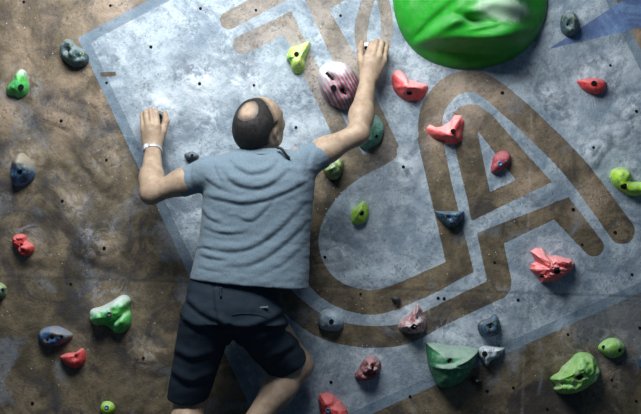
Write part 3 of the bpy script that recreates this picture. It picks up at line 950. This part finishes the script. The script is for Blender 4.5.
# torso and pelvis (hidden by the clothes, slightly smaller than them)
ctr = lambda l, r, y, d, ry, shr=.0: (P((l + r) / 2, y, d)[2], P((l + r) / 2, y, d)[0], -d, (P(r, y, d)[0] - P(l, y, d)[0]) / 2 - shr, ry - shr)
bf.loft([ctr(198, 276, 312, .28, .115, .012), ctr(198, 276, 288, .28, .11, .018), ctr(203, 284, 262, .28, .105, .02), ctr(212, 300, 230, .28, .105, .02),
         ctr(212, 306, 200, .29, .115, .02), ctr(214, 304, 178, .30, .105, .022), ctr(228, 292, 163, .31, .08, .015)], .03)
bf.cone(J['shL'], J['shR'], .05, .05, .04)
for s in 'LR':
    hip, kn, an, toe = J['hip' + s], J['knee' + s], J['ank' + s], J['toe' + s]
    bf.cone(hip, kn, .080, .062, .04)
    bf.cone(kn, kn + (an - kn) * .35, .061, .064, .03)
    calf = kn + (an - kn) * .3 + np.array([0, -.015, 0])
    bf.cone(calf, an, .062, .036, .03)
    bf.cone(an, toe, .036, .028, .02)
    bf.cone(an + (an - toe) * .2 - np.array([0, 0, .02]), an, .034, .036, .02)

# head frame
yaw, pit, rol = math.radians(39), math.radians(32), math.radians(20)
f0 = np.array((math.sin(yaw), math.cos(yaw), 0)); r0 = np.array((math.cos(yaw), -math.sin(yaw), 0)); u0 = np.array((0, 0, 1.0))
hf_ = f0 * math.cos(pit) + u0 * math.sin(pit)
hu_ = u0 * math.cos(pit) - f0 * math.sin(pit)
hr_ = r0 * math.cos(rol) - hu_ * math.sin(rol)
hu_ = hu_ * math.cos(rol) + r0 * math.sin(rol)
HC = P(259, 124.5, .32)
AX = (hf_, hr_, hu_)


def hp(f, r, u):
    return HC + hf_ * f + hr_ * r + hu_ * u


def cranium(F, grow=0.0, k=.02):
    F.ell(hp(-.004, 0, .012), AX, (.108 + grow, .085 + grow, .098 + grow), k)
    F.ell(hp(-.035, 0, -.022), AX, (.072 + grow, .070 + grow, .072 + grow), .03)


bf.cone(J['neck'], J['headbase'], .060, .056, .03)
bf.cone(J['headbase'], hp(-.02, 0, -.06), .056, .058, .03)
cranium(bf, 0, .03)
bf.ell(hp(.046, 0, -.048), AX, (.068, .066, .070), .03)
bf.cone(hp(.072, -.012, -.098), hp(.072, .012, -.098), .024, .024, .03)          # chin
for sg in (-1, 1):
    bf.cone(hp(-.005, sg * .058, -.055), hp(.055, sg * .03, -.092), .022, .022, .03)   # jaw
    bf.ell(hp(.060, sg * .048, -.018), AX, (.03, .022, .02), .02)                # cheekbone
    bf.cone(hp(.088, sg * .012, .028), hp(.078, sg * .046, .026), .011, .010, .018)  # brow
    bf.ell(hp(.098, sg * .032, .006), AX, (.018, .017, .012), .012, sub=True)    # eye socket
    # ear
    ec = hp(-.004, sg * .084, -.018)
    ea = (hf_ * .9 + hr_ * sg * -.30 + hu_ * .2, hr_ * sg * .9 + hf_ * .3, hu_)
    ea = [v / np.linalg.norm(v) for v in ea]
    bf.ell(ec, ea, (.019, .010, .033), .008)
    bf.ell(ec + hr_ * sg * .010 + hf_ * .003 + hu_ * .004, ea, (.010, .008, .020), .006, sub=True)
    bf.ell(ec + hr_ * sg * .002 - hu_ * .026, ea, (.011, .008, .010), .006)
bf.cone(hp(.094, 0, .014), hp(.116, 0, -.026), .010, .013, .012)                 # nose
for sg in (-1, 1):
    bf.ell(hp(.104, sg * .012, -.030), AX, (.011, .008, .008), .008)
bf.cone(hp(.094, -.018, -.060), hp(.094, .018, -.060), .009, .009, .010)         # lips
bf.cone(hp(.092, -.015, -.071), hp(.092, .015, -.071), .009, .009, .008)


# hands -------------------------------------------------------------
def hand(F, wr, kn, fingers, thumb):
    """kn: the 4 knuckles; each finger: list of points after its knuckle; thumb: list of points and radii"""
    kn = [np.array(k) for k in kn]
    mid = sum(kn) / 4
    for i, k_ in enumerate(kn):
        side = (kn[3] - kn[0]); side = side / np.linalg.norm(side)
        s0 = wr + side * (i - 1.5) * .012
        F.cone(s0, k_, .023, .0145, .014)
    F.cone(wr, wr + (mid - wr) * .7, .026, .022, .015)
    for i, f in enumerate(fingers):
        pts = [kn[i]] + [np.array(q) for q in f]
        rr = [.0132, .0118, .0102, .0088]
        if i == 3:
            rr = [r * .87 for r in rr]
        for j in range(len(pts) - 1):
            F.cone(pts[j], pts[j + 1], rr[j], rr[j + 1], .004)
    tr = [.022, .0165, .0138, .0105]
    for j in range(len(thumb) - 1):
        F.cone(thumb[j], thumb[j + 1], tr[j], tr[j + 1], .008)


# raised hand (image right); index is nearest the thumb
hand(bf, P(369, 77, .110),
     [P(367, 57, .116), P(373, 55, .121), P(379, 57, .119), P(384, 60.5, .108)],
     [[P(371.5, 43.5, .095), P(371.5, 43, .058), P(371.5, 47, .040)],
      [P(377, 41.5, .096), P(377, 41.3, .056), P(377, 46, .040)],
      [P(382, 42.5, .094), P(382, 42.5, .055), P(382, 47, .040)],
      [P(386.5, 46, .085), P(386.7, 45, .055), P(386.5, 49, .040)]],
     [P(364.5, 71, .100), P(361, 61, .092), P(360.5, 50, .078), P(362, 42.5, .055)])
# hand with the watch (image left)
hand(bf, P(152.5, 148, .100),
     [P(157.5, 126, .112), P(152.5, 124.5, .116), P(147.8, 126, .113), P(143.8, 129, .104)],
     [[P(156, 112.5, .095), P(156, 111, .060), P(156, 114, .042)],
      [P(150.8, 111, .096), P(150.8, 109.8, .058), P(151, 113, .042)],
      [P(145.8, 112.5, .094), P(145.8, 111.3, .056), P(146, 115, .042)],
      [P(142, 116.5, .086), P(142, 114.5, .055), P(142, 118, .042)]],
     [P(158, 141, .096), P(162.5, 131, .090), P(166, 121, .078), P(164.8, 112.5, .058)])

V, Q = bf.mesh()
V = relax(V, Q, 1, .4)
person = bpy.data.objects.new('person', None)
person.empty_display_size = .1
COL.objects.link(person)
person.location = tuple(J['pelvis'])
tag(person, 'balding climber in grey t-shirt and dark shorts hanging on the wall by both hands', 'person')
PO = J['pelvis']

sk = NT('skin')
sn = sk.noise(30, 4, .6)
scol = sk.mix(sk.step(sn, .35, .65), (.27, .20, .145), (.36, .28, .205))
scol = sk.mix(sk.step(sk.noise(150, 3, .6), .5, .75, 0, .30), scol, (.36, .18, .13))
# sparse stubble where hair grows thin
scol = sk.mix(sk.math('MULTIPLY', sk.attr('scalp'), sk.step(sk.noise(260, 3, .6), .35, .6, .7, 1.0)), scol, (.055, .048, .045))
sk.bump(sk.noise(90, 4, .6), .25, .003)
SKIN = sk.out(scol, .52, .35)
sk.b.inputs['Subsurface Weight'].default_value = .06
sk.b.inputs['Subsurface Radius'].default_value = (.012, .005, .003)


def headlocal(V):
    q = V - HC
    return q @ hf_, q @ hr_, q @ hu_


def hair_density(V):
    """>0 where hair grows; in unit directions of the head"""
    f, r, u = headlocal(V)
    n = np.sqrt(f * f + r * r + u * u) + 1e-9
    a, b, c = f / n, np.abs(r) / n, u / n
    nz_ = .16 * vnoise(f * 60, r * 60 + u * 47, 5) + .10 * vnoise(f * 150 + u * 90, r * 150, 6)
    crown = np.arccos(np.clip(a * -.52 + (r / n) * -.06 + c * .85, -1, 1)) / math.radians(18) - 1
    front = (np.where(c > .45, .26 - .30 * b, .10 + .22 * (c + .1)) - a) / .25
    front = np.minimum(front, 2)
    low = (c + .62 + .25 * np.clip(-a, 0, 1)) / .25
    ear = (np.hypot(f + .004, u + .014) - .040) / .012
    ear = np.where((b > .6), ear, 2)
    g = np.minimum(np.minimum(crown, front), np.minimum(low, ear))
    return np.clip(g, -1, 1.2) + nz_


g = hair_density(V)
hd = np.linalg.norm(V - HC, axis=1)
me = mesh_np('body', V - PO, Q)
attr(me, 'scalp', np.where(hd < .135, np.clip((g + .45) / .75, 0, 1), 0))
link('body', me, SKIN, person)

# hair: a close-cropped shell that thins out to nothing at its edges
hfld = Field(HC - .14, HC + .14, .003)
cranium(hfld, .0, .03)
hfld.ell(hp(.046, 0, -.048), AX, (.066, .064, .068), .03)
ax = [hfld.lo[i] + hfld.h * np.arange(hfld.n[i]) for i in range(3)]
G = np.stack(np.meshgrid(*ax, indexing='ij'), -1).reshape(-1, 3)
gg = hair_density(G).reshape(hfld.n)
hfld.F = hfld.F - np.clip((gg - .35) * .009, -.006, .0050).astype(np.float32)
Vh, Qh = hfld.mesh()
gq = hair_density(Vh)
keep = (gq[Qh] > .02).all(1)
Qh = Qh[keep]
used = np.unique(Qh)
rem = np.full(len(Vh), -1); rem[used] = np.arange(len(used))
hn = NT('hair')
hc = hn.mix(hn.step(hn.noise(240, 3, .6), .42, .68), (.006, .006, .007), (.026, .026, .028))
hc = hn.mix(hn.step(hn.noise(25, 2, .5), .55, .7, 0, .3), hc, (.06, .06, .065))
hn.bump(hn.noise(260, 3, .7), .9, .004)
HAIR = hn.out(hc, .6, .3)
link('hair', mesh_np('hair', relax(Vh[used], rem[Qh], 1, .4) - PO, rem[Qh]), HAIR, person)

# eyes and eyebrows
ew = NT('eye'); EYE = ew.out((.6, .58, .55), .2)
for sg in (-1, 1):
    c = hp(.084, sg * .032, .004)
    sv, sf = [], []
    for i in range(9):
        t = math.pi * i / 8
        for k in range(12):
            a_ = 2 * math.pi * k / 12
            sv.append(c - PO + .012 * np.array((math.sin(t) * math.cos(a_), math.sin(t) * math.sin(a_), math.cos(t))))
    for i in range(8):
        for k in range(12):
            sf.append((i * 12 + k, (i + 1) * 12 + k, (i + 1) * 12 + (k + 1) % 12, i * 12 + (k + 1) % 12))
    link('eye', mesh_np('eye', sv, sf), EYE, person)
    ebf = Field(hp(.08, sg * .03, .03) - .045, hp(.08, sg * .03, .03) + .045, .002)
    ebf.cone(hp(.098, sg * .014, .029), hp(.089, sg * .046, .031), .0045, .003, .003)
    v_, q_ = ebf.mesh()
    link('eyebrow', mesh_np('eyebrow', v_ - PO, q_), HAIR, person)

# ------------------------------------------------------------------ t-shirt
sf_ = Field((P(165, 200)[0], -.52, P(200, 300)[2] - .05), (P(340, 200)[0], -.10, P(200, 125)[2] + .02), .0042)
sf_.loft([ctr(188.5, 309, 287, .28, .138), ctr(191, 309, 275, .28, .136), ctr(195, 309.5, 260, .28, .130), ctr(199.5, 310, 240, .28, .128), ctr(202, 312, 215, .285, .130),
          ctr(203, 314, 195, .29, .132), ctr(205, 315, 180, .30, .125), ctr(211, 312, 168, .305, .108), ctr(224, 298, 158, .31, .085), ctr(240, 284, 150, .31, .064)], .02, 2.5)
sL, eL = J['shL'], J['elL']
dL = (eL - sL) / np.linalg.norm(eL - sL)
dR = (J['elR'] - J['shR']) / np.linalg.norm(J['elR'] - J['shR'])
endL, endR = P(179, 184, .287), P(323.5, 153, .285)
sf_.cone(P(232, 166, .31), J['shL'] + np.array([0, 0, .004]), .045, .060, .04)
sf_.cone(J['shL'], endL, .062, .056, .02)
sf_.cone(P(284, 160, .31), J['shR'], .045, .060, .04)
sf_.cone(J['shR'], endR, .064, .057, .02)
sf_.cone(P(246, 160, .315), P(277, 158, .315), .052, .052, .03)


def halfspace(F, p, n, lo, hi, k=.006):
    n = n / np.linalg.norm(n)
    F.add(lambda X, Y, Z: -((X - p[0]) * n[0] + (Y - p[1]) * n[1] + (Z - p[2]) * n[2]), lo, hi, k, sub=True)


halfspace(sf_, endL, endL - sL, endL - .11, endL + .11)
halfspace(sf_, endR, endR - J['shR'], endR - .11, endR + .11)
# neck opening
nd = J['headbase'] - J['neck'] + np.array([0, 0, .01])
cn = P(262, 154, .315)
halfspace(sf_, cn + np.array([0, 0, .012]), np.array([0.0, .25, 1.0]), cn - .10, cn + .10)
tv = np.array([1, 0, 0])
# slanted hem
hemc = P(249, 283.5, .28)
lo, hi = hemc - np.array([.3, .2, .08]), hemc + np.array([.3, .2, .03])
halfspace(sf_, hemc, np.array([-.055, 0, -1.0]), lo, hi)
V, Q = sf_.mesh()
V = relax(V, Q, 2, .5)
N = normals(V, Q)
px, py = to_px(V)
FOLDS = [  # polyline in photo pixels, width px, amplitude m
    ([(231, 157), (240, 166), (252, 171), (266, 168), (277, 158)], 2.8, .009),
    ([(222, 163), (232, 177), (245, 184), (262, 184), (276, 176), (288, 164)], 3.4, .010),
    ([(203, 192), (222, 197), (243, 200.5), (265, 197), (290, 187), (311, 175)], 3.0, .010),
    ([(206, 175), (216, 183), (232, 190)], 2.6, .006),
    ([(215, 158), (219, 170), (226, 182)], 2.4, .005),
    ([(236, 212), (250, 218), (264, 207), (272, 196)], 2.8, .006),
    ([(204, 224), (216, 229), (232, 231), (248, 229)], 2.6, .007),
    ([(201, 240), (216, 246), (236, 248), (256, 242), (278, 226), (306, 198)], 3.2, .009),
    ([(199, 252), (212, 256), (228, 258)], 2.4, .007),
    ([(222, 262), (246, 262), (268, 252), (290, 234), (308, 216)], 3.4, .008),
    ([(198, 264), (214, 268), (232, 268)], 2.6, .005),
    ([(252, 274), (276, 264), (294, 250), (308, 236)], 3.4, .005),
    ([(203, 206), (210, 216), (222, 221)], 2.4, .006),
    ([(196, 246), (205, 246), (214, 249)], 1.8, .006),
    ([(297, 152), (302, 163), (304, 176)], 3.0, .005),
    ([(286, 160), (294, 172), (300, 186)], 2.8, .005),
    ([(196, 164), (194, 175), (197, 188)], 2.6, .005),
    ([(318, 148), (313, 158), (311, 170)], 2.6, .005),
]
back = np.clip((-V[:, 1] - .27) / .05, 0, 1)
disp = np.zeros(len(V))
for pts, w, amp in FOLDS:
    pl = np.array(spline(pts, 5))
    best = np.full(len(V), 1e9); sgn = np.zeros(len(V)); along = np.zeros(len(V))
    for i in range(len(pl) - 1):
        a_, b_ = pl[i], pl[i + 1]
        e = b_ - a_
        wx, wy = px - a_[0], py - a_[1]
        t = np.clip((wx * e[0] + wy * e[1]) / (e @ e), 0, 1)
        dx, dy = wx - t * e[0], wy - t * e[1]
        d = np.hypot(dx, dy)
        m = d < best
        best[m] = d[m]; sgn[m] = np.sign(e[0] * dy - e[1] * dx)[m]; along[m] = ((i + t) / (len(pl) - 1))[m]
    s = best * sgn / w                 # s > 0: on the lower side
    tap = np.sin(np.clip(along, .0, 1) * math.pi) ** .5
    disp += .62 * amp * tap * (np.exp(-(s / 1.5) ** 2) - .75 * np.exp(-((s - 1.5) / .75) ** 2))
disp = disp * back + .0025 * vnoise(px * .12, py * .22, 8) + .0012 * vnoise(px * .4, py * .5, 9)
V = V + N * disp[:, None]
# hem stitching
V = relax(V, Q, 1, .3)
ts = NT('grey_blue_cotton')
tf = ts.noise(420, 2, .5)
tcol = ts.mix(ts.step(tf, .35, .65), (.100, .150, .196), (.156, .218, .272))
tcol = ts.mix(ts.step(ts.noise(900, 1, .5), .5, .8, 0, .25), tcol, (.30, .36, .41))
ts.bump(ts.noise(700, 2, .6), .3, .001)
TS = ts.out(tcol, .9, .1)
ts.b.inputs['Sheen Weight'].default_value = .08
shirt = link('t_shirt', mesh_np('t_shirt', V - PO, Q), TS, person)


# collar rib and black neck piece: tubes along a path
def tube(pts, r, n=8, close=False):
    p = np.array(pts, float)
    m = len(p)
    T = np.roll(p, -1, 0) - np.roll(p, 1, 0) if close else np.gradient(p, axis=0)
    V, F = [], []
    for i in range(m):
        t = T[i] / (np.linalg.norm(T[i]) + 1e-9)
        a_ = np.cross(t, (0.13, .21, .97)); a_ /= np.linalg.norm(a_)
        b_ = np.cross(t, a_)
        rr = r[i] if hasattr(r, '__len__') else r
        for k in range(n):
            q = 2 * math.pi * k / n
            V.append(p[i] + rr * (a_ * math.cos(q) + b_ * math.sin(q)))
    for i in range(m if close else m - 1):
        j = (i + 1) % m
        for k in range(n):
            F.append((i * n + k, i * n + (k + 1) % n, j * n + (k + 1) % n, j * n + k))
    if not close:
        F.append(tuple(range(n - 1, -1, -1))); F.append(tuple((m - 1) * n + k for k in range(n)))
    return np.array(V), F


rib = []
for t in np.arange(28) / 28 * 2 * math.pi:
    rib.append(P(261.5 + 17.5 * math.cos(t), 154.8 + 1.5 * math.cos(2 * t), .315) + np.array([0, -.070 * math.sin(t), -.012 * math.sin(t) + .006]))
v_, f_ = tube(rib, .0062, 8, True)
link('collar', mesh_np('collar', v_ - PO, f_), TS, shirt)

# ------------------------------------------------------------------ shorts
hf2 = Field((P(155, 300)[0], -.50, P(200, 412)[2] - .04), (P(325, 300)[0], .0, P(200, 268)[2] + .02), .0048)
hf2.loft([ctr(184, 286, 322, .28, .128), ctr(185, 284, 305, .28, .132), ctr(187.5, 280, 290, .28, .124), ctr(192, 278, 276, .28, .112)], .03, 2.4)
# legs
lH, lK = P(207, 318, .28), P(186.5, 401, .175)
rH, rK = P(252, 318, .28), P(290, 366, .14)
hf2.cone(lH, lK, .106, .081, .02)
hf2.cone(P(231, 322, .31), P(222, 338, .26), .05, .03, .03)
hf2.cone(rH, rK, .106, .088, .02)
kd = np.array([-.22, .35, -1.0])
halfspace(hf2, P(186, 397, .18), np.array([.0, .25, -1.0]), lK - .16, lK + .16)
rn = (rK - rH); rn = rn / np.linalg.norm(rn)
halfspace(hf2, P(288, 364, .16), rn * .6 + np.array([.25, .35, -.7]), rK - .14, rK + .14)
V, Q = hf2.mesh()
V = relax(V, Q, 2, .5)
N = normals(V, Q)
px, py = to_px(V)
SF = [([(190, 300), (205, 312), (226, 322)], 3.5, .006), ([(186, 318), (200, 326), (222, 334)], 3.5, .006), ([(228, 330), (246, 326), (268, 318), (290, 305)], 4, .006),
      ([(232, 344), (255, 340), (280, 326), (298, 318)], 4, .006), ([(178, 350), (192, 356), (210, 352)], 4, .005), ([(175, 372), (192, 380), (212, 372)], 4, .006),
      ([(262, 362), (282, 350), (304, 336)], 4, .006), ([(216, 290), (217, 305), (222, 325)], 2.5, .004)]
disp = np.zeros(len(V))
for pts, w, amp in SF:
    pl = np.array(spline(pts, 5))
    best = np.full(len(V), 1e9); sgn = np.zeros(len(V))
    for i in range(len(pl) - 1):
        a_, b_ = pl[i], pl[i + 1]
        e = b_ - a_
        wx, wy = px - a_[0], py - a_[1]
        t = np.clip((wx * e[0] + wy * e[1]) / (e @ e), 0, 1)
        dx, dy = wx - t * e[0], wy - t * e[1]
        d = np.hypot(dx, dy)
        m = d < best
        best[m] = d[m]; sgn[m] = np.sign(e[0] * dy - e[1] * dx)[m]
    s = best * sgn / w
    disp += amp * (np.exp(-(s / 1.2) ** 2) - .8 * np.exp(-((s - 1.5) / .8) ** 2))
disp = disp * np.clip((-V[:, 1] - .22) / .05, 0, 1) + .003 * vnoise(px * .15, py * .15, 12)
V = V + N * disp[:, None]
sh = NT('dark_navy_cloth')
shc = sh.mix(sh.step(sh.noise(300, 3, .6), .35, .7), (.011, .021, .034), (.020, .034, .052))
sh.bump(sh.noise(600, 2, .6), .3, .001)
SH = sh.out(shc, .8, .2)
shorts = link('shorts', mesh_np('shorts', V - PO, Q), SH, person)
# pocket tag: small pale woven label on the back pocket, stitched flat to the cloth
SHV = V


def on_cloth(a, b):
    x, y = to_px(SHV)
    m = np.hypot(x - a, y - b) < 2.5
    c = SHV[m]
    return -c[np.argmin(c[:, 1])][1] if m.any() else .4


tg = NT('grey_label'); TG = tg.out((.14, .18, .21), .8)
d_ = on_cloth(264, 307) + .003
tv_ = [P(260, 306.8, d_), P(268, 306.2, d_), P(268, 307.6, d_), P(260, 308.2, d_)]
tv_ += [p + np.array((0, .006, 0)) for p in tv_]
link('pocket_tag', mesh_np('pocket_tag', np.array(tv_) - PO, [(0, 3, 2, 1), (4, 5, 6, 7), (0, 1, 5, 4), (1, 2, 6, 5), (2, 3, 7, 6), (3, 0, 4, 7)], False), TG, shorts)
pk = []
for a, b in spline([(232, 315), (241, 313.6), (254, 314), (267, 316.5)], 5):
    pk.append(P(a, b, on_cloth(a, b) + .001))
v_, f_ = tube(pk, .0012)
link('pocket_seam', mesh_np('pocket_seam', v_ - PO, f_), SH, shorts)
lo_ = [P(a, b, on_cloth(a, b) + .002) for a, b in spline([(221, 287), (220.5, 292), (221, 297)], 4)]
v_, f_ = tube(lo_, .0045)
link('belt_loop', mesh_np('belt_loop', v_ - PO, f_), SH, shorts)

# ------------------------------------------------------------------ climbing shoes (below the view, on the feet)
so = NT('shoe_rubber'); SO = so.out((.03, .03, .035), .6)
for s in 'LR':
    an, toe = J['ank' + s], J['toe' + s]
    f = Field(np.minimum(an, toe) - .12, np.maximum(an, toe) + .12, .005)
    f.cone(an - np.array([0, 0, .02]), toe, .046, .034, .02)
    f.cone(an + (an - toe) * .2 - np.array([0, 0, .025]), an - np.array([0, 0, .01]), .042, .044, .02)
    v_, q_ = f.mesh()
    link('climbing_shoe', mesh_np('climbing_shoe', v_ - PO, q_), SO, person)

# ------------------------------------------------------------------ wrist watch
wm = NT('watch_steel'); WM = wm.out((.62, .64, .68), .3, .5, .6)
wd = NT('watch_dial'); WD = wd.out((.55, .58, .62), .3)
wr, el = J['wrL'], J['elL']
axd = (el - wr) / np.linalg.norm(el - wr)
wc = wr + axd * .012
tocam = np.array((0, -1.0, 0)); n1 = tocam - axd * (tocam @ axd); n1 /= np.linalg.norm(n1)
n2 = np.cross(axd, n1)
ring_v, ring_f = [], []
NN, R1 = 40, .0385
for k in range(NN):
    q = 2 * math.pi * k / NN
    d = n1 * math.cos(q) + n2 * math.sin(q)
    link_gap = .0012 if k % 2 else 0
    for rr, w_ in ((R1 - .004, -.008), (R1 - link_gap, -.008), (R1 + .0015 - link_gap, 0), (R1 - link_gap, .008), (R1 - .004, .008)):
        ring_v.append(wc + d * rr + axd * w_)
for k in range(NN):
    for j in range(4):
        a_, b_ = k * 5 + j, ((k + 1) % NN) * 5 + j
        ring_f.append((a_, a_ + 1, b_ + 1, b_))
watch = link('wristwatch', mesh_np('wristwatch', np.array(ring_v) - PO, ring_f), WM, person)
# case on the outer-left side of the wrist
sgn = -1 if (n2[0] > 0) else 1
cd = n1 * .75 + n2 * sgn * .66; cd /= np.linalg.norm(cd)
pv, pf = lathe([(.0165, .006), (.0165, -.003), (.0145, -.0045), (.013, -.004)], 24)
q = Vector((0, -1, 0)).rotation_difference(Vector(cd))
pv2 = [np.array(q @ Vector(p)) + wc + cd * R1 for p in pv]
link('watch_case', mesh_np('watch_case', np.array(pv2) - PO, pf), WM, watch)
pv, pf = lathe([(.0128, -.003), (.0126, -.0047)], 24)
pv2 = [np.array(q @ Vector(p)) + wc + cd * R1 for p in pv]
link('watch_dial', mesh_np('watch_dial', np.array(pv2) - PO, pf), WD, watch)

# thin black tube at the collar below the ear
ck = NT('black_tube'); CK = ck.out((.012, .012, .014), .6)
cp = [P(277, 147.5, .385), P(281, 148.5, .392), P(284, 152, .394), P(287, 156, .392), P(289.5, 158, .388)]
v_, f_ = tube(spline([tuple(c) for c in cp], 4), .0055)
link('neck_tube', mesh_np('neck_tube', v_ - PO, f_), CK, person)

# ------------------------------------------------------------------ light
w = bpy.data.worlds.new('world')
SC.world = w
w.use_nodes = True
w.node_tree.nodes['Background'].inputs[0].default_value = (.42, .67, 1.0, 1)
w.node_tree.nodes['Background'].inputs[1].default_value = .115


def area(name, loc, target, sx, sy, energy, col):
    l = bpy.data.lights.new(name, 'AREA')
    l.shape = 'RECTANGLE'; l.size = sx; l.size_y = sy
    l.energy = energy; l.color = col
    o = bpy.data.objects.new(name, l)
    COL.objects.link(o)
    o.location = loc
    o.rotation_euler = (Vector(target) - Vector(loc)).to_track_quat('-Z', 'Y').to_euler()
    return o


area('hall_lamp', (-.5, -1.5, 3.9), (-.25, 0, 2.3), 1.5, .7, 102, (1.0, .985, .96))
